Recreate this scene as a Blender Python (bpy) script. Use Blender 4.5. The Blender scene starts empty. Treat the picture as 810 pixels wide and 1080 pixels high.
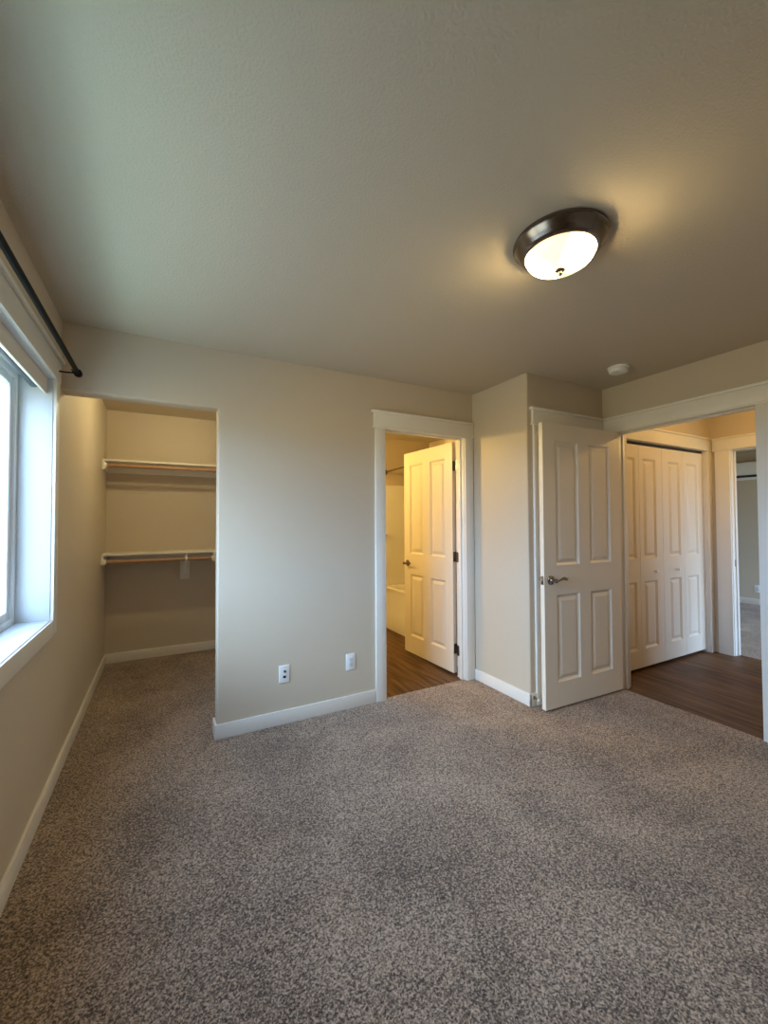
import bpy, bmesh, math, random
from mathutils import Vector, Matrix
sc = bpy.context.scene
COL = sc.collection
PI = math.pi

# ------------------------------------------------------------------ camera
H = 2.44
cam_data = bpy.data.cameras.new('camera')
cam = bpy.data.objects.new('camera', cam_data); COL.objects.link(cam)
yaw, pitch, roll = math.radians(28.1328), math.radians(1.3715), math.radians(-0.2691)
F = Vector((math.sin(yaw)*math.cos(pitch), math.cos(yaw)*math.cos(pitch), math.sin(pitch)))
R0 = Vector((math.cos(yaw), -math.sin(yaw), 0)); U0 = R0.cross(F)
R = math.cos(roll)*R0 + math.sin(roll)*U0
U = -math.sin(roll)*R0 + math.cos(roll)*U0
m = Matrix((R, U, -F)).transposed().to_4x4(); m.translation = (0, 0, 1.342)
cam.matrix_world = m
cam_data.sensor_fit = 'VERTICAL'; cam_data.sensor_height = 36.0
cam_data.lens = 432.66/1080*36.0
cam_data.clip_start = 0.02
sc.camera = cam

# ------------------------------------------------------------------ world, light, exposure
SKY_K = 1.0
# (elevation as sine, colour): ground near the house, far ground, horizon, open sky
SKY = [(-1.0, (6.0, 9.4, 9.3)), (-0.84, (6.0, 9.4, 9.2)), (-0.74, (3.5, 4.1, 4.2)), (-0.42, (3.4, 4.0, 4.1)), (-0.36, (5.4, 4.8, 3.2)), (-0.02, (5.4, 4.8, 3.2)), (0.01, (9.2, 14.0, 22.0)), (0.26, (11.0, 16.0, 24.0)), (0.34, (16.5, 21.5, 29.0)), (0.56, (15.5, 21.0, 29.0)), (0.68, (5.0, 7.9, 12.6)), (1.0, (4.4, 7.4, 12.6))]
LAMP_K, CLOSET_W, BATH_W, HALL_W = 115.0, 17.5, 60.0, 21.0
LAMP_C, BATH_C, CLOSET_C, HALL_C = (1.0, 0.74, 0.34), (1.0, 0.70, 0.21), (1.0, 0.85, 0.46), (1.0, 0.62, 0.20)
GLOBE_K = 6.0
sc.view_settings.view_transform = 'Standard'
sc.view_settings.look = 'None'
sc.view_settings.exposure = 0.0
sc.view_settings.gamma = 1.0
sc.view_settings.use_curve_mapping = False
sc.cycles.use_denoising = True
sc.cycles.max_bounces = 10; sc.cycles.diffuse_bounces = 7; sc.cycles.transparent_max_bounces = 8
sc.cycles.sample_clamp_indirect = 6.0
world = bpy.data.worlds.new('sky'); sc.world = world
world.use_nodes = True
wn, wl = world.node_tree.nodes, world.node_tree.links
wn.clear()
wo = wn.new('ShaderNodeOutputWorld'); wb = wn.new('ShaderNodeBackground')
tc = wn.new('ShaderNodeTexCoord'); sx = wn.new('ShaderNodeSeparateXYZ'); rp = wn.new('ShaderNodeValToRGB')
mp = wn.new('ShaderNodeMapRange'); mp.inputs['From Min'].default_value = -1; mp.inputs['From Max'].default_value = 1
wl.new(tc.outputs['Generated'], sx.inputs[0]); wl.new(sx.outputs['Z'], mp.inputs['Value'])
wl.new(mp.outputs[0], rp.inputs[0]); wl.new(rp.outputs[0], wb.inputs[0]); wl.new(wb.outputs[0], wo.inputs[0])
e = rp.color_ramp.elements
for i, (sv, c) in enumerate(SKY):
    pos = (sv+1)/2
    k = e[0] if i == 0 else e[-1] if i == len(SKY)-1 else e.new(pos)
    k.position = pos; k.color = (*c, 1)
wb.inputs[1].default_value = SKY_K

def portal(name, loc, rot, sx_, sy_):
    l = bpy.data.lights.new(name, 'AREA'); l.shape = 'RECTANGLE'; l.size = sx_; l.size_y = sy_
    l.cycles.is_portal = True
    o = bpy.data.objects.new(name, l); COL.objects.link(o); o.location = loc; o.rotation_euler = rot
    return o
WIN = (0.74, 2.56, 0.868, 2.060)      # y0, y1, z0, z1 of the bedroom window reveal
portal('window_portal', (-0.73, (WIN[0]+WIN[1])/2, (WIN[2]+WIN[3])/2), (0, -PI/2, 0), WIN[3]-WIN[2], WIN[1]-WIN[0])
portal('window_portal', (6.7, -1.23, 1.15), (PI/2, 0, 0), 2.2, 1.9)

def lamp(name, loc, watts, radius, color):
    l = bpy.data.lights.new(name, 'POINT'); l.energy = watts; l.shadow_soft_size = radius; l.color = color
    o = bpy.data.objects.new(name, l); COL.objects.link(o); o.location = loc
    return o

# ------------------------------------------------------------------ materials
def mat(name, col, rough=0.5, metal=0.0, bump=None, vary=None, spec=None, emit=None):
    m = bpy.data.materials.new(name); m.use_nodes = True
    n, l = m.node_tree.nodes, m.node_tree.links
    b = n['Principled BSDF']
    b.inputs['Base Color'].default_value = (*col, 1)
    b.inputs['Roughness'].default_value = rough; b.inputs['Metallic'].default_value = metal
    if spec is not None: b.inputs['Specular IOR Level'].default_value = spec
    t = n.new('ShaderNodeTexCoord')
    if vary:
        scale, amt = vary
        x = n.new('ShaderNodeTexNoise'); x.inputs['Scale'].default_value = scale; x.inputs['Detail'].default_value = 3
        l.new(t.outputs['Object'], x.inputs['Vector'])
        r = n.new('ShaderNodeMapRange'); r.inputs['To Min'].default_value = 1-amt; r.inputs['To Max'].default_value = 1+amt
        l.new(x.outputs['Fac'], r.inputs['Value'])
        mx = n.new('ShaderNodeMix'); mx.data_type = 'RGBA'; mx.blend_type = 'MULTIPLY'; mx.inputs['Factor'].default_value = 1
        mx.inputs['A'].default_value = (*col, 1); l.new(r.outputs[0], mx.inputs['B'])
        l.new(mx.outputs['Result'], b.inputs['Base Color'])
    if bump:
        scale, strength, dist = bump
        x = n.new('ShaderNodeTexNoise'); x.inputs['Scale'].default_value = scale; x.inputs['Detail'].default_value = 2
        l.new(t.outputs['Object'], x.inputs['Vector'])
        bp = n.new('ShaderNodeBump'); bp.inputs['Strength'].default_value = strength; bp.inputs['Distance'].default_value = dist
        l.new(x.outputs['Fac'], bp.inputs['Height']); l.new(bp.outputs[0], b.inputs['Normal'])
    if emit:
        b.inputs['Emission Color'].default_value = (*emit[0], 1); b.inputs['Emission Strength'].default_value = emit[1]
    return m

def wood_mat(name, dark, light, plank_w=0.15, rough=0.35):
    m = bpy.data.materials.new(name); m.use_nodes = True
    n, l = m.node_tree.nodes, m.node_tree.links; b = n['Principled BSDF']
    t = n.new('ShaderNodeTexCoord')
    mpg = n.new('ShaderNodeMapping'); mpg.inputs['Rotation'].default_value = (0, 0, PI/2)
    l.new(t.outputs['Object'], mpg.inputs['Vector'])
    br = n.new('ShaderNodeTexBrick'); br.inputs['Scale'].default_value = 1.0
    br.inputs['Brick Width'].default_value = 1.2; br.inputs['Row Height'].default_value = plank_w
    br.inputs['Mortar Size'].default_value = 0.0012; br.inputs['Mortar Smooth'].default_value = 0.0
    br.inputs['Color1'].default_value = (0.35, 0.35, 0.35, 1); br.inputs['Color2'].default_value = (0.65, 0.65, 0.65, 1)
    br.inputs['Mortar'].default_value = (0.0, 0.0, 0.0, 1)
    l.new(mpg.outputs[0], br.inputs['Vector'])
    m2 = n.new('ShaderNodeMapping'); m2.inputs['Scale'].default_value = (30, 2.2, 1)
    l.new(t.outputs['Object'], m2.inputs['Vector'])
    x = n.new('ShaderNodeTexNoise'); x.inputs['Scale'].default_value = 1.0; x.inputs['Detail'].default_value = 5; x.inputs['Distortion'].default_value = 0.6
    l.new(m2.outputs[0], x.inputs['Vector'])
    ad = n.new('ShaderNodeMath'); ad.operation = 'MULTIPLY_ADD'; ad.inputs[1].default_value = 0.75
    l.new(x.outputs['Fac'], ad.inputs[0])
    sc_ = n.new('ShaderNodeMath'); sc_.operation = 'MULTIPLY'; sc_.inputs[1].default_value = 0.25
    l.new(br.outputs['Color'], sc_.inputs[0]); l.new(sc_.outputs[0], ad.inputs[2])
    rp = n.new('ShaderNodeValToRGB'); rp.color_ramp.elements[0].color = (*dark, 1); rp.color_ramp.elements[1].color = (*light, 1)
    rp.color_ramp.elements[0].position = 0.36; rp.color_ramp.elements[1].position = 0.66
    l.new(ad.outputs[0], rp.inputs[0]); l.new(rp.outputs[0], b.inputs['Base Color'])
    b.inputs['Roughness'].default_value = rough; b.inputs['Specular IOR Level'].default_value = 0.25
    bp = n.new('ShaderNodeBump'); bp.inputs['Strength'].default_value = 0.25; bp.inputs['Distance'].default_value = 0.002
    l.new(ad.outputs[0], bp.inputs['Height']); l.new(bp.outputs[0], b.inputs['Normal'])
    return m

def carpet_mat(name):
    m = bpy.data.materials.new(name); m.use_nodes = True
    n, l = m.node_tree.nodes, m.node_tree.links; b = n['Principled BSDF']
    t = n.new('ShaderNodeTexCoord')
    x = n.new('ShaderNodeTexNoise'); x.inputs['Scale'].default_value = 120; x.inputs['Detail'].default_value = 4.0; x.inputs['Roughness'].default_value = 0.72; x.inputs['Distortion'].default_value = 0.8
    l.new(t.outputs['Object'], x.inputs['Vector'])
    v = n.new('ShaderNodeTexVoronoi'); v.inputs['Scale'].default_value = 200
    l.new(t.outputs['Object'], v.inputs['Vector'])
    g = n.new('ShaderNodeTexNoise'); g.inputs['Scale'].default_value = 2.6; g.inputs['Detail'].default_value = 4; g.inputs['Distortion'].default_value = 0.5
    l.new(t.outputs['Object'], g.inputs['Vector'])
    sv = n.new('ShaderNodeSeparateColor'); l.new(v.outputs['Color'], sv.inputs[0])
    # tuft tone = noise + random value per tuft + broad vacuum / wear marks
    a1 = n.new('ShaderNodeMath'); a1.operation = 'MULTIPLY_ADD'; a1.inputs[1].default_value = 0.30
    l.new(sv.outputs[0], a1.inputs[0]); l.new(x.outputs['Fac'], a1.inputs[2])
    a2 = n.new('ShaderNodeMath'); a2.operation = 'MULTIPLY_ADD'; a2.inputs[1].default_value = 0.25
    l.new(g.outputs['Fac'], a2.inputs[0]); l.new(a1.outputs[0], a2.inputs[2])
    rp = n.new('ShaderNodeValToRGB'); cr = rp.color_ramp
    cr.elements[0].position = 0.62; cr.elements[0].color = (0.060, 0.039, 0.025, 1)
    cr.elements[1].position = 0.955; cr.elements[1].color = (0.65, 0.49, 0.365, 1)
    k = cr.elements.new(0.76); k.color = (0.248, 0.171, 0.119, 1)
    l.new(a2.outputs[0], rp.inputs[0]); l.new(rp.outputs[0], b.inputs['Base Color'])
    b.inputs['Roughness'].default_value = 1.0; b.inputs['Specular IOR Level'].default_value = 0.1
    b.inputs['Sheen Weight'].default_value = 0.25; b.inputs['Sheen Roughness'].default_value = 0.5
    bp = n.new('ShaderNodeBump'); bp.inputs['Strength'].default_value = 0.9; bp.inputs['Distance'].default_value = 0.008
    l.new(a1.outputs[0], bp.inputs['Height']); l.new(bp.outputs[0], b.inputs['Normal'])
    return m

def pane_mat(name):
    m = bpy.data.materials.new(name); m.use_nodes = True
    n, l = m.node_tree.nodes, m.node_tree.links; n.clear()
    o = n.new('ShaderNodeOutputMaterial'); t = n.new('ShaderNodeBsdfTransparent'); g = n.new('ShaderNodeBsdfGlossy')
    t.inputs[0].default_value = (0.93, 0.97, 0.98, 1); g.inputs['Roughness'].default_value = 0.02
    lw_ = n.new('ShaderNodeLayerWeight'); lw_.inputs['Blend'].default_value = 0.5; mx = n.new('ShaderNodeMixShader')
    pw = n.new('ShaderNodeMath'); pw.operation = 'POWER'; pw.inputs[1].default_value = 5.0; l.new(lw_.outputs['Facing'], pw.inputs[0])
    f = n.new('ShaderNodeMath'); f.operation = 'MULTIPLY_ADD'; f.inputs[1].default_value = 0.96; f.inputs[2].default_value = 0.04; l.new(pw.outputs[0], f.inputs[0])
    l.new(f.outputs[0], mx.inputs[0]); l.new(t.outputs[0], mx.inputs[1]); l.new(g.outputs[0], mx.inputs[2]); l.new(mx.outputs[0], o.inputs[0])
    return m

def shade_mat(name, strength):
    # frosted lamp glass: brighter in front of its two bulbs
    m = bpy.data.materials.new(name); m.use_nodes = True
    n, l = m.node_tree.nodes, m.node_tree.links; b = n['Principled BSDF']
    b.inputs['Base Color'].default_value = (0.9, 0.85, 0.72, 1); b.inputs['Roughness'].default_value = 0.25
    t = n.new('ShaderNodeTexCoord')
    vals = []; AX = (0.35, -0.94)
    for s in (-1, 1):
        d = n.new('ShaderNodeVectorMath'); d.operation = 'DISTANCE'; d.inputs[1].default_value = (0.100*s*AX[0], 0.100*s*AX[1], -0.066)
        l.new(t.outputs['Object'], d.inputs[0])
        r = n.new('ShaderNodeMapRange'); r.interpolation_type = 'SMOOTHSTEP'
        r.inputs['From Min'].default_value = 0.02; r.inputs['From Max'].default_value = 0.115
        r.inputs['To Min'].default_value = 1.0; r.inputs['To Max'].default_value = 0.0
        l.new(d.outputs['Value'], r.inputs['Value']); vals.append(r)
    a = n.new('ShaderNodeMath'); a.operation = 'MAXIMUM'; l.new(vals[0].outputs[0], a.inputs[0]); l.new(vals[1].outputs[0], a.inputs[1])
    s2 = n.new('ShaderNodeMapRange'); s2.inputs['To Min'].default_value = 0.016*strength; s2.inputs['To Max'].default_value = strength
    l.new(a.outputs[0], s2.inputs['Value'])
    b.inputs['Emission Color'].default_value = (*LAMP_C, 1)
    l.new(s2.outputs[0], b.inputs['Emission Strength'])
    return m

M = {}
M['wall'] = mat('wall_paint', (0.58, 0.50, 0.39), 0.5, bump=(170, 0.22, 0.0022), spec=0.4)
M['ceiling'] = mat('ceiling_paint', (0.57, 0.50, 0.395), 0.6, bump=(120, 0.55, 0.004), spec=0.35)
M['trim'] = mat('white_trim_paint', (0.80, 0.765, 0.70), 0.38, vary=(3, 0.02))
M['door'] = mat('white_door_paint', (0.80, 0.725, 0.61), 0.38, bump=(60, 0.05, 0.001))
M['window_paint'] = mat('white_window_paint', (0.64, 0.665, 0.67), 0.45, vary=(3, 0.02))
M['vinyl'] = mat('white_vinyl', (0.80, 0.82, 0.83), 0.35, vary=(4, 0.02))
M['plastic'] = mat('white_plastic', (0.82, 0.82, 0.81), 0.35, vary=(20, 0.02))
M['plastic_shade'] = mat('pale_plastic', (0.66, 0.68, 0.70), 0.4, vary=(20, 0.02))
M['hole'] = mat('dark_socket', (0.02, 0.022, 0.03), 0.5, vary=(20, 0.1))
M['carpet'] = carpet_mat('brown_flecked_carpet')
M['wood_floor'] = wood_mat('dark_vinyl_plank', (0.036, 0.018, 0.009), (0.20, 0.105, 0.052), rough=0.5)
M['rod_wood'] = mat('varnished_wood', (0.40, 0.23, 0.13), 0.35, vary=(25, 0.2))
M['nickel'] = mat('satin_nickel', (0.31, 0.27, 0.235), 0.24, 1.0, vary=(40, 0.08))
M['pan'] = mat('brushed_bronze', (0.23, 0.19, 0.16), 0.22, 1.0, vary=(60, 0.1))
M['hinge'] = mat('dark_nickel', (0.20, 0.20, 0.21), 0.35, 1.0, vary=(60, 0.1))
M['black'] = mat('black_metal', (0.006, 0.0055, 0.005), 0.55, 0.0, vary=(50, 0.2), spec=0.12)
M['blind'] = mat('faux_wood_blind', (0.74, 0.69, 0.62), 0.4, vary=(6, 0.03))
M['blind_dark'] = mat('grey_headrail', (0.03, 0.045, 0.055), 0.5, 0.0, vary=(6, 0.05))
M['acrylic'] = mat('white_acrylic', (0.84, 0.81, 0.75), 0.2, vary=(3, 0.02))
M['rubber'] = mat('white_rubber', (0.7, 0.7, 0.68), 0.6, vary=(30, 0.05))
M['pane'] = pane_mat('window_glass')
M['shade'] = shade_mat('lit_frosted_glass', LAMP_K)
M['globe'] = mat('lit_opal_glass', (0.9, 0.85, 0.75), 0.3, emit=((1.0, 0.7, 0.38), GLOBE_K), vary=(20, 0.02))

# ------------------------------------------------------------------ mesh helpers
class MB:
    def __init__(s): s.bm = bmesh.new()
    def box(s, x0, x1, y0, y1, z0, z1, bevel=0.0, seg=2):
        t = bmesh.new()
        bmesh.ops.create_cube(t, size=1.0)
        bmesh.ops.transform(t, matrix=Matrix.Translation(((x0+x1)/2, (y0+y1)/2, (z0+z1)/2)) @ Matrix.Diagonal((x1-x0, y1-y0, z1-z0, 1)), verts=t.verts)
        if bevel: bmesh.ops.bevel(t, geom=t.edges[:], offset=bevel, segments=seg, profile=0.5, affect='EDGES')
        return s.merge(t)
    def merge(s, t, mtx=None):
        if mtx is not None: bmesh.ops.transform(t, matrix=mtx, verts=t.verts)
        me = bpy.data.meshes.new('tmp'); t.to_mesh(me); t.free()
        s.bm.from_mesh(me); bpy.data.meshes.remove(me); return s
    def prism(s, pts, axis, a, b, bevel_edges=None, r=0.0):
        """outline pts in the plane normal to axis, extruded from a to b"""
        t = bmesh.new()
        def P(u, v, w): return {'x': (w, u, v), 'y': (u, w, v), 'z': (u, v, w)}[axis]
        va = [t.verts.new(P(u, v, a)) for u, v in pts]; vb = [t.verts.new(P(u, v, b)) for u, v in pts]
        t.faces.new(va); t.faces.new(vb[::-1])
        n = len(pts)
        for i in range(n): t.faces.new((va[i], vb[i], vb[(i+1) % n], va[(i+1) % n]))
        bmesh.ops.recalc_face_normals(t, faces=t.faces)
        if bevel_edges:
            es = [e_ for e_ in t.edges if bevel_edges(e_.verts[0].co, e_.verts[1].co)]
            bmesh.ops.bevel(t, geom=es, offset=r, segments=4, profile=0.5, affect='EDGES')
        return s.merge(t)
    def lathe(s, prof, seg=32, mtx=None):
        """prof: (r, z) list around local z"""
        t = bmesh.new(); rings = []
        for r, z in prof:
            if r < 1e-6: rings.append([t.verts.new((0, 0, z))])
            else: rings.append([t.verts.new((r*math.cos(2*PI*i/seg), r*math.sin(2*PI*i/seg), z)) for i in range(seg)])
        for a, b in zip(rings, rings[1:]):
            for i in range(seg):
                j = (i+1) % seg
                if len(a) == 1 and len(b) == 1: continue
                if len(a) == 1: t.faces.new((a[0], b[i], b[j]))
                elif len(b) == 1: t.faces.new((a[i], a[j], b[0]))
                else: t.faces.new((a[i], a[j], b[j], b[i]))
        for ring, last in ((rings[0], 0), (rings[-1], 1)):
            if len(ring) > 1: t.faces.new(ring if last else ring[::-1])
        bmesh.ops.recalc_face_normals(t, faces=t.faces)
        for f in t.faces: f.smooth = True
        return s.merge(t, mtx)
    def tube(s, pts, rad, seg=14):
        pts = [Vector(p) for p in pts]; t = bmesh.new(); rings = []
        rr = rad if isinstance(rad, (list, tuple)) else [rad]*len(pts)
        up = None
        for i, p in enumerate(pts):
            d = (pts[min(i+1, len(pts)-1)] - pts[max(i-1, 0)]).normalized()
            if up is None: up = Vector((0, 0, 1)) if abs(d.z) < 0.9 else Vector((1, 0, 0))
            a = d.cross(up).normalized(); b = a.cross(d).normalized(); up = b
            q = rr[i]; q = q if isinstance(q, tuple) else (q, q)
            rings.append([t.verts.new(p + a*q[0]*math.cos(2*PI*k/seg) + b*q[1]*math.sin(2*PI*k/seg)) for k in range(seg)])
        for a, b in zip(rings, rings[1:]):
            for k in range(seg): t.faces.new((a[k], a[(k+1) % seg], b[(k+1) % seg], b[k]))
        t.faces.new(rings[0][::-1]); t.faces.new(rings[-1])
        bmesh.ops.recalc_face_normals(t, faces=t.faces)
        for f in t.faces: f.smooth = True
        return s.merge(t)
    def build(s, name, material, parent=None, loc=None):
        me = bpy.data.meshes.new(name)
        s.bm.to_mesh(me); s.bm.free()
        me.materials.append(material)
        o = bpy.data.objects.new(name, me); COL.objects.link(o)
        if parent is not None: o.parent = parent
        if loc is not None: o.location = loc
        try: me.set_sharp_from_angle(angle=math.radians(38))
        except Exception: pass
        return o

def tag(o, label, cat, group=None, kind=None):
    o['label'] = label; o['category'] = cat
    if group: o['group'] = group
    if kind: o['kind'] = kind
    return o
def empty(name, loc=(0, 0, 0), rz=0.0):
    o = bpy.data.objects.new(name, None); COL.objects.link(o); o.location = loc; o.rotation_euler = (0, 0, rz)
    o.empty_display_size = 0.05
    return o
def struct(o, label, cat): return tag(o, label, cat, kind='structure')
def copy_tree(o, parent=None):
    c = o.copy(); COL.objects.link(c)
    if parent is not None: c.parent = parent
    for ch in list(o.children): copy_tree(ch, c)
    return c
def axis_mtx(p, d):
    d = Vector(d).normalized()
    return Matrix.Translation(p) @ d.to_track_quat('Z', 'Y').to_matrix().to_4x4()

# ------------------------------------------------------------------ plan constants
XL, YB, XC, YD, XR, YCL = -0.498, 2.765, 2.3525, 2.155, 3.236, 4.742
XO, ZO = 0.294, 2.063
XE, XV = 5.0, 8.31                    # hall end wall, far living-room wall
CARPET_Y, CARPET_X = 2.785, 3.242     # where carpet meets plank floor

# ------------------------------------------------------------------ floors and ceiling
b = MB(); b.prism([(XL-.1, -1.6), (CARPET_X, -1.6), (CARPET_X, 2.155), (2.40, 2.155), (2.40, CARPET_Y), (0.70, CARPET_Y), (0.70, YCL+.05), (XL-.1, YCL+.05)], 'z', -0.06, 0.0)
struct(b.build('floor', M['carpet']), 'brown and beige flecked carpet covering the bedroom and the open closet', 'carpet floor')
b = MB(); b.box(0.70, 3.30, CARPET_Y, YCL+.05, -0.06, -0.006)
struct(b.build('floor_bathroom', M['wood_floor']), 'brown wood plank floor seen through the bathroom doorway', 'wood floor')
b = MB(); b.box(CARPET_X, 5.06, 0.1, 2.86, -0.06, -0.006)
struct(b.build('floor_hall', M['wood_floor']), 'dark wood plank floor of the hall in front of the folding doors', 'wood floor')
b = MB(); b.box(5.06, XV+.1, -1.2, 4.3, -0.06, 0.0)
struct(b.build('floor_living_room', M['carpet']), 'carpet of the far room beyond the hall', 'carpet floor')
b = MB(); b.box(-0.72, XV+.12, -1.75, YCL+.12, H, H+.12)
struct(b.build('ceiling', M['ceiling']), 'beige textured ceiling over the whole room', 'ceiling')

# ------------------------------------------------------------------ walls
def wallbox(name, label, *a):
    b = MB(); b.box(*a); return struct(b.build(name, M['wall']), label, 'wall')
y0, y1, z0, z1 = WIN
XW = XL-0.20
b = MB()
b.box(XW, XL, -1.61, y0-.02, -.05, H); b.box(XW, XL, y1+.02, YCL+.11, -.05, H)
b.box(XW, XL, y0-.02, y1+.02, -.05, z0-.02); b.box(XW, XL, y0-.02, y1+.02, z1+.02, H)
struct(b.build('wall_left', M['wall']), 'beige window wall on the left running on into the closet', 'wall')
dz = 2.058
b = MB()
b.prism([(XL, ZO), (XO, ZO), (XO, -.05), (1.472, -.05), (1.472, dz+.018), (2.273, dz+.018), (2.273, -.05), (2.46, -.05), (2.46, H), (XL, H)], 'y', YB, YB+.11,
        lambda p, q: (abs(p.x-XO) < 1e-4 and abs(q.x-XO) < 1e-4 and abs(p.y-q.y) < 1e-4) or (abs(p.z-ZO) < 1e-4 and abs(q.z-ZO) < 1e-4 and abs(p.y-q.y) < 1e-4), 0.012)
struct(b.build('wall_back', M['wall']), 'beige wall between the open closet and the bathroom door', 'wall')
b = MB(); b.prism([(XC, YD), (2.46, YD), (2.46, YB), (XC, YB)], 'z', -.05, H, lambda p, q: abs(p.x-XC) < 1e-4 and abs(q.x-XC) < 1e-4 and abs(p.y-YD) < 1e-4 and abs(q.y-YD) < 1e-4, 0.01)
struct(b.build('wall_alcove', M['wall']), 'short beige wall jutting out right of the bathroom door', 'wall')
b = MB()
b.prism([(2.46, -.05), (2.482, -.05), (2.482, dz+.018), (3.128, dz+.018), (3.128, -.05), (3.397, -.05), (3.397, dz+.018), (4.933, dz+.018), (4.933, -.05), (5.11, -.05), (5.11, H), (2.46, H)], 'y', YD, YD+.11)
struct(b.build('wall_doors', M['wall']), 'beige wall behind the open bedroom door carrying the folding doors in the hall', 'wall')
b = MB()
b.prism([(-1.61, -.05), (1.129, -.05), (1.129, dz+.018), (2.038, dz+.018), (2.038, -.05), (YD, -.05), (YD, H), (-1.61, H)], 'x', XR, XR+.11)
struct(b.build('wall_right', M['wall']), 'beige right wall with the wide doorway to the hall', 'wall')
wallbox('wall_rear', 'beige wall behind the camera', XL, XR, -1.61, -1.5, -.05, H)
wallbox('wall_closet_back', 'beige far wall of the closet and the bathroom', XL, 3.37, YCL, YCL+.11, -.05, H)
wallbox('wall_closet_right', 'beige wall between the closet and the bathroom', 0.64, 0.75, YB+.11, YCL, -.05, H)
wallbox('wall_bathroom_right', 'beige bathroom wall behind the bathtub', 3.26, 3.37, YD+.11, YCL, -.05, H)
wallbox('wall_bathroom_stub', 'beige bathroom wall end beside the door hinges', 2.42, 3.26, YB+.11, 3.25, -.05, H)
wallbox('wall_hall_closet', 'beige wall inside the hall closet behind the folding doors', 3.37, 5.11, 2.80, 2.90, -.05, H)
wallbox('wall_hall_near', 'beige side wall of the hall', XR+.11, XE, 0.10, 0.20, -.05, H)
b = MB()
b.prism([(-1.1, -.05), (1.032, -.05), (1.032, dz+.01), (1.993, dz+.01), (1.993, -.05), (YD, -.05), (YD, H), (-1.1, H)], 'x', XE, XE+.11)
b.box(XE, XE+.11, YD+.11, 2.80, -.05, H); b.box(XE, XE+.11, 2.90, 4.3, -.05, H)
struct(b.build('wall_hall_end', M['wall']), 'beige end wall of the hall with a doorway to the far room', 'wall')
wallbox('wall_living_far', 'beige far wall of the room beyond the hall', XV, XV+.11, -1.1, 4.3, -.05, H)
wallbox('wall_living_back', 'beige back wall of the room beyond the hall', XE+.11, XV, 4.19, 4.3, -.05, H)
b = MB(); b.box(XE+.11, 5.6, -1.21, -1.1, -.05, H); b.box(7.8, XV+.11, -1.21, -1.1, -.05, H); b.box(5.6, 7.8, -1.21, -1.1, -.05, .2); b.box(5.6, 7.8, -1.21, -1.1, 2.1, H)
struct(b.build('wall_living_window', M['wall']), 'beige window wall of the room beyond the hall', 'wall')

M['blocker'] = mat('grey_blocker', (0.30, 0.29, 0.27), 0.7, bump=(8, 0.3, 0.01))
b = MB(); b.box(-1.95, -0.698, -0.75, -0.20, -3.0, 3.2)  # added block, out of view: keeps side sky light off the window reveal
struct(b.build('sky_blocker', M['blocker']), 'grey siding added unseen outside to shade the window reveal', 'wall')

# ------------------------------------------------------------------ baseboards
BH, BT = 0.09, 0.013
def base(name, label, *segs):
    b = MB()
    for x0_, x1_, ya, yb in segs: b.box(x0_, x1_, ya, yb, -.01, BH, bevel=.003, seg=2)
    return struct(b.build(name, M['trim']), label, 'baseboard')
base('baseboard_left', 'white baseboard along the window wall into the closet', (XL, XL+BT, -1.5, YCL))
base('baseboard_back', 'white baseboard under the wall outlets wrapping the closet corner', (XO-BT, 1.395, YB-BT, YB), (XO-BT, XO, YB-.002, YB+.11))
base('baseboard_closet', 'white baseboard across the closet back wall', (XL+BT, .64, YCL-BT, YCL), (.64-BT, .64, YB+.12, YCL-BT))
base('baseboard_alcove', 'white baseboard on the short wall between the two open doors', (XC-BT, XC, YD-BT, YB-.02), (XC-BT, 2.402, YD-BT, YD))
base('baseboard_right', 'white baseboard on the right wall before the hall doorway', (XR-BT, XR, -1.5, 1.05))
base('baseboard_rear', 'white baseboard on the wall behind the camera', (XL+BT, XR-BT, -1.5, -1.5+BT))
base('baseboard_living', 'white baseboard on the far wall of the room beyond the hall', (XV-BT, XV, -1.1, 4.19))
base('baseboard_bathroom', 'white baseboard around the bathroom left of the bathtub', (.75+BT, 2.49, YCL-BT, YCL), (.75, .75+BT, YB+.11, YCL))
base('baseboard_hall', 'white baseboard on the hall side wall', (XR+.11, XE, 0.20, .20+BT))

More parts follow.
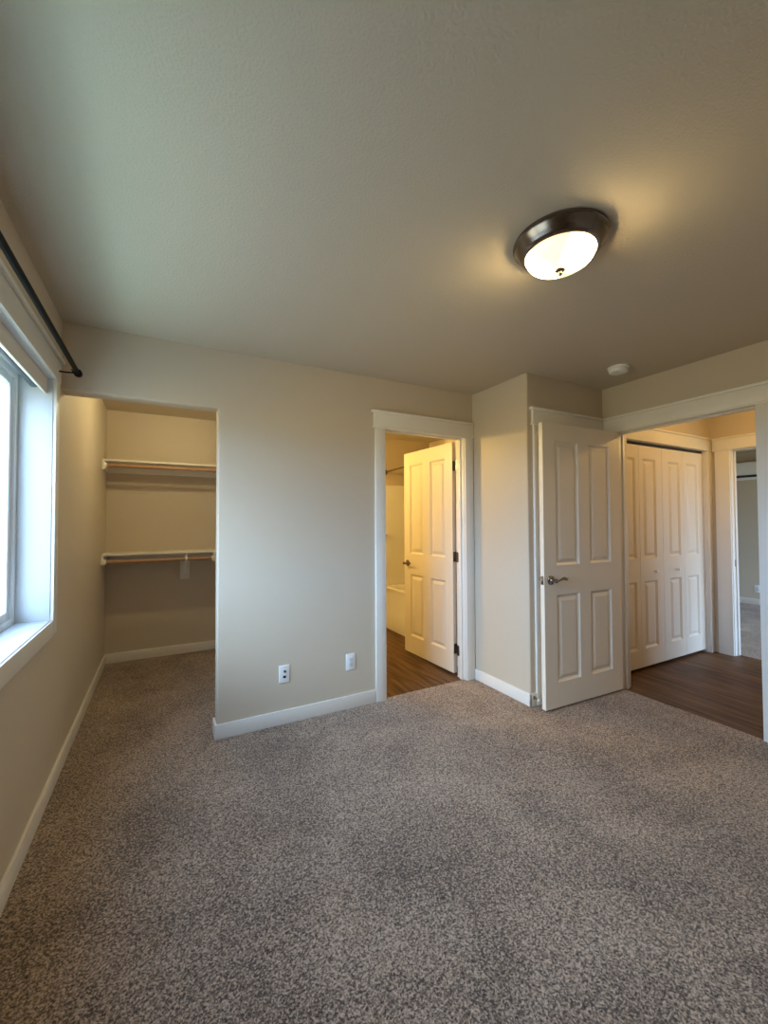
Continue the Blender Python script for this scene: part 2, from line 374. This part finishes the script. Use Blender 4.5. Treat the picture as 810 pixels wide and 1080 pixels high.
# ------------------------------------------------------------------ door trims
def trim(name, label, axis, face, sign, u0, u1, ztop, depth, lo=None, hi=None, left=True, right=True, stop=None, cw=.09, cwl=None):
    """u along the wall; sign = outward direction of the face; lo/hi clip the head casing"""
    root = empty(name)
    struct(root, label, 'door trim')
    def bx(b, ua, ub, va, vb, za, zb, bev=.002):
        va, vb = sorted((face+sign*va, face+sign*vb))
        if axis == 'x': b.box(ua, ub, va, vb, za, zb, bevel=bev)
        else: b.box(va, vb, ua, ub, za, zb, bevel=bev)
    cl = cwl or cw
    if left:
        b = MB(); bx(b, u0-.005-cl, u0-.005, 0, .018, -.01, ztop+.004); b.build('side_casing', M['trim'], root)
    if right:
        b = MB(); bx(b, u1+.005, u1+.005+cw, 0, .018, -.01, ztop+.004); b.build('side_casing', M['trim'], root)
    h0 = lo if lo is not None else u0-.005-cl; h1 = hi if hi is not None else u1+.005+cw
    o0 = 0 if lo is not None else .018; o1 = 0 if hi is not None else .018
    b = MB()
    bx(b, h0-o0*.6, h1+o1*.6, 0, .02, ztop+.004, ztop+.112)
    bx(b, h0-o0, h1+o1, 0, .026, ztop-.002, ztop+.012, .003)
    bx(b, h0-o0*1.7, h1+o1*1.7, 0, .034, ztop+.112, ztop+.130, .003)
    b.build('head_casing', M['trim'], root)
    b = MB()
    bx(b, u0-.018, u0, 0.001, -depth, -.01, ztop+.018, .0015); bx(b, u1, u1+.018, 0.001, -depth, -.01, ztop+.018, .0015)
    bx(b, u0, u1, 0.001, -depth, ztop, ztop+.018, .0015)
    if stop:
        for ua, ub in ((u0, u0+.011), (u1-.011, u1)): bx(b, ua, ub, -stop[0], -stop[1], -.01, ztop, .002)
        bx(b, u0+.011, u1-.011, -stop[0], -stop[1], ztop-.011, ztop, .002)
    b.build('jamb', M['trim'], root)
    return root
trim('trim_1', 'white craftsman casing around the bathroom doorway', 'x', YB, -1, 1.490, 2.255, dz, .11, hi=XC-.002, stop=(.035, .07), cw=.085)
trim('trim_2', 'white casing behind the open bedroom door', 'x', YD, -1, 2.50, 3.11, dz, .11, hi=XR-.022)
trim('trim_3', 'white casing around the doorway from the bedroom to the hall', 'y', XR, -1, 1.147, 2.020, dz, .11, hi=YD-.001, stop=(.04, .075))
trim('trim_4', 'white casing around the white folding doors in the hall', 'x', YD, -1, 3.415, 4.915, dz, .11, lo=3.348, hi=XE-.003, cw=.078, cwl=.06)
trim('trim_5', 'white casing around the doorway at the end of the hall', 'y', XE, -1, 1.05, 1.975, dz-.008, .11, hi=YD-.03, stop=(.05, .085), cw=.125)

# ------------------------------------------------------------------ panel doors
def panel_leaf(w, h, t, cols, rows, both=True):
    """raised-panel leaf, x 0..w, y -t..0 (front face at y=0), z 0..h; cols, rows: panel spans"""
    bm = bmesh.new()
    def face_side(y, sg):
        xs = sorted({0, w, *[c for p in cols for c in p]}); zs = sorted({0, h, *[c for p in rows for c in p]})
        cache = {}
        def V(x, z, d=0.0):
            key = (round(x, 5), round(z, 5), round(d, 5))
            if key not in cache: cache[key] = bm.verts.new((x, y - sg*d, z))
            return cache[key]
        for xa, xb in zip(xs, xs[1:]):
            for za, zb in zip(zs, zs[1:]):
                if (xa, xb) in cols and (za, zb) in rows:
                    loops = []
                    for ins, d in ((0, 0), (.004, .0045), (.016, .0135), (.022, .0135), (.048, .003)):
                        loops.append([V(xa+ins, za+ins, d), V(xb-ins, za+ins, d), V(xb-ins, zb-ins, d), V(xa+ins, zb-ins, d)])
                    for A, B in zip(loops, loops[1:]):
                        for i in range(4): bm.faces.new((A[i], A[(i+1) % 4], B[(i+1) % 4], B[i]))
                    bm.faces.new(loops[-1])
                else: bm.faces.new((V(xa, za), V(xb, za), V(xb, zb), V(xa, zb)))
        return xs, zs, V
    xs, zs, VF = face_side(0.0, 1)
    _, _, VB = face_side(-t, -1)
    for xa, xb in zip(xs, xs[1:]):
        for z in (0, h): bm.faces.new((VF(xa, z), VF(xb, z), VB(xb, z), VB(xa, z)))
    for za, zb in zip(zs, zs[1:]):
        for x in (0, w): bm.faces.new((VF(x, za), VF(x, zb), VB(x, zb), VB(x, za)))
    bmesh.ops.recalc_face_normals(bm, faces=bm.faces)
    return bm
def leaf_obj(name, bm, parent, loc=(0, 0, 0), rz=0):
    me = bpy.data.meshes.new(name); bm.to_mesh(me); bm.free(); me.materials.append(M['door'])
    o = bpy.data.objects.new(name, me); COL.objects.link(o); o.parent = parent; o.location = loc; o.rotation_euler = (0, 0, rz)
    return o
def lever(parent, x, z, y, sg):
    """rose plus curved lever pointing back to the hinges (-x); sg=+1 front"""
    b = MB()
    b.lathe([(0, -.001), (.033, -.001), (.033, .004), (.029, .009), (.016, .011), (.0125, .016), (.0125, .040), (.015, .046), (.0135, .056), (0, .058)], 28, axis_mtx((x, y, z), (0, sg, 0)))
    pts, rr = [], []
    for i in range(15):
        t = i/14
        pts.append((x + .006 - .118*t, y + sg*(.049 - .010*math.sin(PI*t)), z + .003 + .010*math.sin(PI*1.9*t)*-1.0*(0.4+.6*t)))
        rr.append((.0065, .0105 - .0045*math.sin(PI*min(1, t*1.15))**2 + .001*t))
    b.tube(pts, rr, 12)
    h_ = b.build('lever_handle', M['nickel'], parent); h_['label'] = 'satin nickel lever handle'
    return h_
def hinge(parent, z, w_door=0.0):
    b = MB()
    b.lathe([(0, -.046), (.004, -.046), (.0065, -.043), (.0065, .043), (.004, .046), (0, .046)], 14, Matrix.Translation((-.010, -.036, z)))
    b.box(-.0018, .0005, -.034, -.004, z-.044, z+.044)          # leaf let into the door edge
    b.box(-.014, -.004, -.040, -.033, z-.044, z+.044)
    o = b.build('hinge', M['hinge'], parent); o['label'] = 'dark metal hinge'
    return o

ROWS = [(.175, .795), (1.005, 1.905)]
def room_door(name, label, loc, rz, w, h, stile, mull):
    root = empty(name, loc, rz); struct(root, label, 'door')
    pw = (w-2*stile-mull)/2
    cols = [(round(stile, 4), round(stile+pw, 4)), (round(stile+pw+mull, 4), round(w-stile, 4))]
    leaf_obj('door_leaf', panel_leaf(w, h, .035, cols, ROWS), root)
    lever(root, w-.062, .905, 0.0, 1); lever(root, w-.062, .905, -.035, -1)
    b = MB(); b.box(w-.0005, w+.0015, -.030, -.005, .875, .935, bevel=.0006); b.lathe([(0, 0), (.008, 0), (.008, .006), (0, .009)], 16, axis_mtx((w+.0015, -.0175, .905), (1, 0, 0)))
    o = b.build('latch_plate', M['nickel'], root); o['label'] = 'metal latch plate in the door edge'
    return root
d1 = room_door('door_1', 'open white four panel door swung into the bathroom', (2.248, 2.919, .012), PI/2+.0429, .772, 2.036, .105, .118)
for z in (.21, 1.018, 1.825): hinge(d1, z)
b = MB()
for z in (.222, 1.03, 1.837): b.box(2.2535, 2.2555, 2.838, 2.876, z-.044, z+.044)
o = b.build('hinge', M['hinge'], bpy.data.objects['trim_1']); o['label'] = 'dark hinge leaf on the door jamb'
d2 = room_door('door_2', 'open white four panel bedroom door with a lever handle standing in front of the corner', (3.198, 1.994, .017), PI-.0343, .841, 2.030, .122, .118)
for z in (.21, 1.018, 1.825): hinge(d2, z)
d3 = empty('door_3', (3.11, YD+.035, .012), PI); struct(d3, 'closed white panel door hidden behind the open bedroom door', 'door')
leaf_obj('door_leaf', panel_leaf(.604, 2.036, .035, [(.1, .25), (.354, .504)], ROWS), d3, (.003, 0, 0))
# folding closet doors in the hall: four leaves
d4 = empty('door_4', (3.415, YD+.03, 0)); struct(d4, 'white folding closet doors with small round knobs in the hall', 'folding doors')
lw = .3735
spans = [(.055, .11), (.105, .062), (.065, .11), (.11, .055)]       # right and left stile of each leaf
for i, (sl, sr) in enumerate(spans):
    bm = panel_leaf(lw-.003, 2.005, .03, [(round(sl, 4), round(lw-.003-sr, 4))], [(.16, .765), (.975, 1.885)])
    # the leaf's front must face -y (towards the hall): turn it half round
    lf = leaf_obj('folding_leaf', bm, d4, (lw*i+lw+.001, 0, .024), PI)
    if i in (1, 2):
        b = MB(); kx = (.155 if i == 1 else .215)
        kx = lw*i + (.222 if i == 1 else .222) - lw*i
        xw = (4.010 if i == 1 else 4.386)-3.415
        lx = lw*i+lw+.001 - xw
        b.lathe([(0, 0), (.011, 0), (.007, .008), (.008, .014), (.0155, .020), (.0165, .027), (.011, .032), (0, .033)], 20, axis_mtx((lx, 0, .848), (0, 1, 0)))
        b.build('knob', M['plastic'], lf)
b = MB(); b.box(0.002, 1.498, .004, .028, 2.036, 2.056); b.build('track', M['hole'], d4)

# ------------------------------------------------------------------ bedroom window
w1 = empty('window_1', (XL, 0, 0)); struct(w1, 'wide white window with deep sill on the left wall', 'window')
xo, xf = -.20, -.128                 # outer wall face, room face of the vinyl frame
b = MB()                             # painted reveal boards
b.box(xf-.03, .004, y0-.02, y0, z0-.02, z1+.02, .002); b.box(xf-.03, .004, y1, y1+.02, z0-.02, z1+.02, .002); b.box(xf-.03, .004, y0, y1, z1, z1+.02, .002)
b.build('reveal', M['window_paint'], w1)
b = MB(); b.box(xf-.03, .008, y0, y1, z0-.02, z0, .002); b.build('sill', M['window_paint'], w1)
b = MB()
fw = .028
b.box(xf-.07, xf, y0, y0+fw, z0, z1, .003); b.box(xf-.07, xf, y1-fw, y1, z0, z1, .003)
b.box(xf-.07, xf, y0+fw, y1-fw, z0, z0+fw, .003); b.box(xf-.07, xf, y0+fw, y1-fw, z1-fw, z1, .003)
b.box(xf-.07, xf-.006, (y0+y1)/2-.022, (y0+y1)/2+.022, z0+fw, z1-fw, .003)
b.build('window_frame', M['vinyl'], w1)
sw = .036
ym = (y0+y1)/2
for ya, yb in ((y0+fw, ym-.022), (ym+.022, y1-fw)):
    b = MB(); xa, xb = xf-.055, xf-.014
    za, zb = z0+fw, z1-fw
    b.box(xa, xb, ya, ya+sw, za, zb, .004); b.box(xa, xb, yb-sw, yb, za, zb, .004); b.box(xa, xb, ya+sw, yb-sw, za, za+sw, .004); b.box(xa, xb, ya+sw, yb-sw, zb-sw, zb, .004)
    s_ = b.build('sash', M['vinyl'], w1)
    b = MB(); b.box(xf-.036, xf-.032, ya+sw-.004, yb-sw+.004, za+sw-.004, zb-sw+.004); b.build('pane', M['pane'], s_)
b = MB()
cw = .072
b.box(0, .018, y0-.004-cw, y0-.004, z0-.004-cw, z1+.004, .002); b.build('side_casing', M['trim'], w1)
b = MB(); b.box(0, .018, y1+.004, y1+.004+cw, z0-.004-cw, z1+.004, .002); b.build('side_casing', M['trim'], w1)
b = MB(); b.box(0, .018, y0-.004, y1+.004, z0-.010-cw, z0-.004, .002); b.build('apron', M['trim'], w1)
b = MB(); b.box(0, .020, y0-.09, y1+.09, z1+.004, z1+.108, .002); b.box(0, .034, y0-.11, y1+.11, z1+.108, z1+.126, .003)
b.build('head_casing', M['trim'], w1)
# raised blind in the head of the reveal
bl = empty('window_blind', (XL, (y0+y1)/2, z1)); tag(bl, 'raised faux wood blind with a flat valance in the head of the window', 'blind')
L = (y1-y0)/2
b = MB(); b.box(-.032, -.018, -L+.006, L-.006, -.078, -.002, .003); b.build('valance', M['blind'], bl)
b = MB(); b.box(-.060, -.036, -L+.012, L-.095, -.046, -.004, .002); b.build('headrail', M['blind_dark'], bl)
b = MB()
for i in range(7): b.box(-.060, -.036, -L+.014, L-.098, -.0470-.0030*i-.0024, -.0470-.0030*i, .0008, 1)
b.build('slat_stack', M['blind'], bl)
b = MB(); b.box(-.060, -.036, -L+.014, L-.098, -.0775, -.0685, .003); b.build('bottom_rail', M['blind_dark'], bl)

# far-room window (lets the daylight in)
w2 = empty('window_2', (6.7, -1.155, 1.15)); struct(w2, 'white window of the room beyond the hall', 'window')
b = MB(); b.box(-1.1, -1.05, -.04, .04, -.95, .95); b.box(1.05, 1.1, -.04, .04, -.95, .95); b.box(-1.05, 1.05, -.04, .04, -.95, -.90); b.box(-1.05, 1.05, -.04, .04, .90, .95); b.box(-.025, .025, -.03, .03, -.90, .90)
b.build('window_frame', M['vinyl'], w2)
for s in (-1, 1):
    b = MB(); b.box(min(s*.025, s*1.05), max(s*.025, s*1.05), -.002, .002, -.90, .90); b.build('pane', M['pane'], w2)

# ------------------------------------------------------------------ curtain rod
cr = empty('curtain_rod', (XL, (y0+2.68)/2, 2.135)); tag(cr, 'black curtain rod on brackets above the window', 'curtain rod')
yc = (y0+2.68)/2; ro = .088
b = MB(); b.tube([(ro, .16-yc, 0), (ro, 2.655-yc, 0)], .0115, 18); b.build('pole', M['black'], cr)
for yy, sg in ((2.655, 1), (.16, -1)):
    b = MB(); b.lathe([(0, -.004), (.0175, -.004), (.0195, 0), (.0195, .026), (.0165, .032), (0, .034)], 20, axis_mtx((ro, yy-yc-sg*.012, 0), (0, sg, 0))); b.build('end_cap', M['black'], cr)
for yy in (.30, 1.28, 2.600):
    b = MB(); b.box(.0, .006, yy-yc-.013, yy-yc+.013, -.045, .03, .002); b.tube([(.004, yy-yc, -.02), (.05, yy-yc, -.02), (ro, yy-yc, -.0165)], [(.006, .004)]*3, 10)
    b.tube([(ro+.0165*math.cos(a), yy-yc, .0165*math.sin(a)) for a in [PI+PI*i/10 for i in range(11)]], (.003), 8)
    b.build('bracket', M['black'], cr)

# ------------------------------------------------------------------ ceiling lights
def flush_light(name, label, loc, scale, shade, group=None):
    r = empty(name, loc); tag(r, label, 'ceiling light', group)
    s = scale
    b = MB(); b.lathe([(.0, .0), (.192*s, .0), (.1955*s, -.006*s), (.195*s, -.013*s), (.187*s, -.019*s), (.184*s, -.026*s), (.170*s, -.044*s), (.163*s, -.052*s), (.158*s, -.059*s), (.150*s, -.063*s), (.144*s, -.0635*s), (.1415*s, -.058*s), (.1415*s, -.03*s), (0, -.03*s)], 64)
    p = b.build('base_pan', M['pan'], r); p['label'] = 'dark brushed metal pan'
    b = MB(); prof = [(.1405*s, -.050*s), (.1410*s, -.062*s)]
    for i in range(1, 13):
        a = PI/2*i/12
        prof.append((.1410*s*math.cos(a) if i < 12 else 0.0, (-.062-.066*math.sin(a))*s))
    b.lathe(prof, 64)
    g = b.build('glass_shade', shade, r); g['label'] = 'glowing frosted glass bowl'
    b = MB(); b.lathe([(0, -.1255*s), (.020*s, -.1265*s), (.021*s, -.131*s), (.013*s, -.136*s), (.008*s, -.138*s), (.0075*s, -.143*s), (.009*s, -.147*s), (.006*s, -.152*s), (0, -.1535*s)], 24)
    f = b.build('finial', M['nickel'], r); f['label'] = 'small metal finial'
    return r
flush_light('ceiling_light', 'lit flush ceiling light with dark metal rim and frosted glass bowl', (1.359, 1.069, H), 0.9, M['shade'])

def puck(name, label, loc):
    r = empty(name, loc); tag(r, label, 'ceiling light')
    b = MB(); b.lathe([(0, 0), (.075, 0), (.075, -.010), (.07, -.014), (0, -.014)], 32); b.build('base_plate', M['plastic'], r)
    b = MB(); b.lathe([(.062, -.0145), (.062, -.026), (.055, -.036), (.03, -.042), (0, -.044)], 32); b.build('lens', M['globe'], r)
    return r
puck('closet_light', 'small round ceiling light inside the closet', (.10, 3.62, H))
lamp('closet_lamp', (.10, 3.62, 2.375), CLOSET_W, .045, CLOSET_C)
puck('hall_light', 'small round ceiling light in the hall', (4.2, 1.25, H))
lamp('hall_lamp', (4.2, 1.25, 2.375), HALL_W, .04, HALL_C)
v = empty('vanity_light', (.75, 4.0, 2.11)); tag(v, 'two globe vanity light on the bathroom side wall', 'wall light')
b = MB(); b.box(0, .03, -.22, .22, -.05, .05, .006); b.build('backplate', M['nickel'], v)
for yy in (-.13, .13):
    b = MB(); b.tube([(.03, yy, 0), (.085, yy, 0)], .012, 12); b.build('arm', M['nickel'], v)
    b = MB(); b.lathe([(0.02, -.05)] + [(.055*math.cos(a), .055*math.sin(a)) for a in [-PI/3+i*(PI/2+PI/3)/10 for i in range(10)]] + [(0, .055)], 24, Matrix.Translation((.12, yy, 0))); b.build('globe', M['globe'], v)
lamp('vanity_lamp', (.98, 4.0, 2.11), BATH_W, .05, BATH_C)

# ------------------------------------------------------------------ smoke detector
sd = empty('smoke_detector', (2.86, 1.776, H)); tag(sd, 'round white smoke detector on the ceiling above the open bedroom door', 'smoke detector')
b = MB(); b.lathe([(0, 0), (.070, 0), (.070, -.009), (.067, -.011), (0, -.011)], 48); b.build('base_ring', M['plastic'], sd)
b = MB(); b.lathe([(.060, -.011), (.062, -.014), (.062, -.030), (.058, -.037), (.045, -.041), (.02, -.042), (0, -.042)], 48); b.build('body', M['plastic'], sd)
b = MB(); b.lathe([(.0, -.0415), (.010, -.0415), (.010, -.0445), (0, -.045)], 20, Matrix.Translation((-.02, -.018, 0))); b.build('test_button', M['plastic_shade'], sd)

# ------------------------------------------------------------------ wall plates
def plate(name, label, loc, cat, face):
    r = empty(name, loc); tag(r, label, cat)
    b = MB(); b.box(-.036, .036, -.006, .002, -.058, .058, .003, 3); b.build('cover_plate', M['plastic'], r)
    return r
p = plate('jack_plate', 'white cable and phone plate with two round jacks, left of the two on the wall', (.714, YB, .327), 'wall plate', -1)
b = MB(); b.lathe([(0, 0), (.009, 0), (.009, .004), (.0055, .005), (.0055, .011), (0, .011)], 18, axis_mtx((.003, -.006, .017), (0, -1, 0))); b.build('coaxial_jack', M['hinge'], p)
b = MB(); b.box(-.009, .011, -.0075, -.005, -.027, -.011, .001); b.build('phone_jack', M['hole'], p)
b = MB()
for z in (.042, -.042): b = MB(); b.lathe([(0, 0), (.0035, 0), (.003, .0012), (0, .0014)], 12, axis_mtx((0, -.006, z), (0, -1, 0))); b.build('screw', M['plastic_shade'], p)
def receptacle(r, scale=1.0):
    b = MB(); b.box(-.0168, .0168, -.0085, -.004, -.0335, .0335, .0015); f = b.build('receptacle', M['plastic_shade'], r)
    b = MB()
    for z in (.017, -.017):
        b.box(-.0075, -.0055, -.0088, -.008, z-.002, z+.006); b.box(.0055, .0075, -.0088, -.008, z-.001, z+.006)
        b.lathe([(0, 0), (.0022, 0), (.0022, .0005), (0, .0005)], 10, axis_mtx((0, -.0084, z-.008), (0, -1, 0)))
    b.build('slots', M['hole'], f)
p = plate('wall_outlet', 'white rectangular power outlet on the wall just left of the bathroom door', (1.197, YB, .328), 'outlet', -1)
receptacle(p)
p = plate('wall_outlet', 'small white outlet low on the far wall of the room beyond the hall', (XV, 2.975, .25), 'outlet', -1)
p.rotation_euler = (0, 0, PI/2*-1); receptacle(p)

# ------------------------------------------------------------------ closet shelves, rods, bracket
YF = YCL-.305
def shelf(name, label, z, x1):
    r = empty(name, (XL, YCL, z)); tag(r, label, 'shelf', None)
    b = MB(); b.box(0.0, x1-XL, -.305, 0, -.018, 0, .002); b.build('shelf_board', M['trim'], r)
    b = MB(); b.box(0.0, x1-XL, -.018, 0, -.095, -.018, .002); b.build('back_cleat', M['trim'], r)
    b = MB(); b.box(0, .018, -.325, -.018, -.095, -.018, .002); b.build('side_cleat', M['trim'], r)
    return r
shelf('closet_shelf', 'upper white shelf high in the open closet', 1.923, .64)
shelf('closet_shelf', 'lower white shelf halfway up the open closet', 1.062, .64)
def rod(label, z, x1):
    r = empty('closet_rod', (XL+.018, YF+.012, z)); tag(r, label, 'closet rod')
    b = MB(); b.tube([(.004, 0, 0), (x1-XL-.022, 0, 0)], .0165, 18); b.build('pole', M['rod_wood'], r)
    for xx, s in ((0, 1), (x1-XL-.018, -1)):
        b = MB(); b.lathe([(0, 0), (.030, 0), (.030, .004), (.0225, .006), (.0225, .018), (.0175, .018), (.0175, .006), (0, .006)], 24, axis_mtx((xx, 0, 0), (s, 0, 0))); b.build('rod_socket', M['plastic'], r)
    return r
rod('varnished wood hanging rod under the upper closet shelf', 1.868, .64)
rod('varnished wood hanging rod under the lower closet shelf', .988, .435)
# hanging end support for the short lower rod
hs = empty('rod_support', (.44, YF+.012, 1.044)); tag(hs, 'small white end support holding the right end of the lower closet rod', 'rod support')
b = MB(); b.box(-.006, .012, -.030, .030, -.088, 0, .003); b.build('support_block', M['trim'], hs)
sb = empty('shelf_bracket', (.189, YCL, .967)); tag(sb, 'white metal shelf and rod bracket on a board under the lower closet shelf', 'shelf bracket')
b = MB(); b.box(-.044, .044, -.018, 0, -.205, -.0005, .002); b.build('mounting_board', M['trim'], sb)
b = MB(); b.box(-.012, .012, -.022, -.018, -.15, .073, .001); b.box(-.012, .012, -.290, -.018, .070, .0765, .001); b.build('bracket_frame', M['plastic'], sb)
b = MB(); b.tube([(0, -.024, -.13), (0, -.16, -.03), (0, -.27, .045), (0, -.285, .066)], [(.009, .004)]*4, 10)
b.tube([(0, -.293+.022*math.cos(a), .021+.022*math.sin(a)) for a in [PI*.5+i*PI/10 for i in range(0, 14)]], [(.010, .003)]*14, 10)
b.box(-.010, .010, -.2965, -.2895, .040, .072, .001)
b.build('brace', M['plastic'], sb)

# ------------------------------------------------------------------ bathroom
tb = empty('bathtub', (2.5, 3.25, 0)); tag(tb, 'white bathtub with a flat apron seen through the bathroom doorway', 'bathtub')
TW, TL, TH = .752, YCL-3.25, .515
b = MB()
def rr(x0_, x1_, ya, yb, r, z, n=6):
    out = []
    for cx_, cy_, a0 in ((x1_-r, yb-r, 0), (x0_+r, yb-r, PI/2), (x0_+r, ya+r, PI), (x1_-r, ya+r, 3*PI/2)):
        for i in range(n+1):
            a = a0+PI/2*i/n; out.append((cx_+r*math.cos(a), cy_+r*math.sin(a), z))
    return out
t = bmesh.new()
loops = [rr(0, TW, .002, TL-.002, .004, -.006), rr(0, TW, .002, TL-.002, .004, .20), rr(.006, TW, .002, TL-.002, .004, .214), rr(.006, TW, .002, TL-.002, .004, TH-.035), rr(-.008, TW, .002, TL-.002, .006, TH-.03), rr(-.008, TW, .002, TL-.002, .01, TH-.008), rr(0, TW-.005, .008, TL-.008, .015, TH),
         rr(.075, TW-.06, .09, TL-.09, .10, TH), rr(.09, TW-.075, .105, TL-.105, .11, TH-.015), rr(.15, TW-.13, .18, TL-.2, .12, .14), rr(.19, TW-.17, .24, TL-.26, .10, .12)]
vs = [[t.verts.new(p) for p in lp] for lp in loops]
n_ = len(loops[0])
for A, B in zip(vs, vs[1:]):
    for i in range(n_): t.faces.new((A[i], A[(i+1) % n_], B[(i+1) % n_], B[i]))
t.faces.new(vs[-1]); t.faces.new(vs[0][::-1])
bmesh.ops.recalc_face_normals(t, faces=t.faces)
for f in t.faces: f.smooth = True
b.merge(t); b.build('tub_body', M['acrylic'], tb)
su = empty('shower_surround', (2.5, YCL, TH)); tag(su, 'white shower wall panels rising above the bathtub', 'shower surround')
b = MB(); b.box(.0, .752, -.024, -.009, .001, 1.305, .004); b.build('end_panel', M['acrylic'], su)
b = MB(); b.box(.736, .751, -TL+.009, -.024, .001, 1.305, .004); b.build('side_panel', M['acrylic'], su)
b = MB(); b.box(.0, .736, -TL+.009, -TL+.024, .001, 1.305, .004); b.build('end_panel', M['acrylic'], su)
b = MB(); b.box(.006, .05, -.074, -.020, .655, .680, .008, 3); b.build('soap_ledge', M['acrylic'], su)
sr = empty('shower_rod', (2.555, YCL, 1.995)); tag(sr, 'satin metal shower curtain rod above the bathtub', 'shower rod')
b = MB(); b.tube([(-.05*math.sin(PI*i/12)*0.6, -.012-(TL-.024)*i/12, 0) for i in range(13)], .0125, 14); b.build('pole', M['nickel'], sr)
for yy, s in ((0, -1), (-TL, 1)):
    b = MB(); b.lathe([(0, 0), (.036, 0), (.036, .004), (.026, .012), (.017, .020), (.0145, .034), (0, .034)], 24, axis_mtx((0, yy, 0), (0, s, 0))); b.build('flange', M['nickel'], sr)

# ------------------------------------------------------------------ air conditioner in the far room
ac = empty('air_conditioner', (XV, 2.84, 1.99)); tag(ac, 'white wall air conditioner high in the room beyond the hall', 'air conditioner')
b = MB(); b.prism([(0, 0), (-.13, 0), (-.17, .018), (-.205, .07), (-.21, .20), (-.20, .262), (-.18, .27), (0, .27)], 'y', -.4, .4); o = b.build('housing', M['plastic'], ac)
b = MB(); b.prism([(-.10, -.001), (-.160, .012), (-.184, .030), (-.188, .027), (-.166, .004), (-.10, -.008)], 'y', -.36, .36); b.build('louver', M['plastic'], ac)
b = MB(); b.prism([(-.188, .030), (-.196, .027), (-.214, .060), (-.206, .062)], 'y', -.372, .372); b.build('air_slot', M['hole'], ac)

# ------------------------------------------------------------------ door stop behind the bedroom door
ds = empty('door_stop', (2.372, YD-BT, .062)); tag(ds, 'small metal door stop on the baseboard behind the bedroom door', 'door stop')
b = MB(); b.lathe([(0, 0), (.013, 0), (.011, .006), (.006, .010), (.005, .045), (0, .045)], 18, axis_mtx((0, 0, 0), (-.12, -1, 0))); b.build('post', M['nickel'], ds)
b = MB(); b.lathe([(0, 0), (.0095, 0), (.0105, .006), (.009, .014), (0, .016)], 18, axis_mtx((-.0054, -.0447, 0), (-.12, -1, 0))); b.build('bumper', M['rubber'], ds)
# strike plate on the far doorway
b = MB(); b.box(XE+.035, XE+.075, 1.9735, 1.976, .88, .945); o = b.build('strike_plate', M['nickel'], bpy.data.objects['trim_5']); o['label'] = 'metal strike plate'
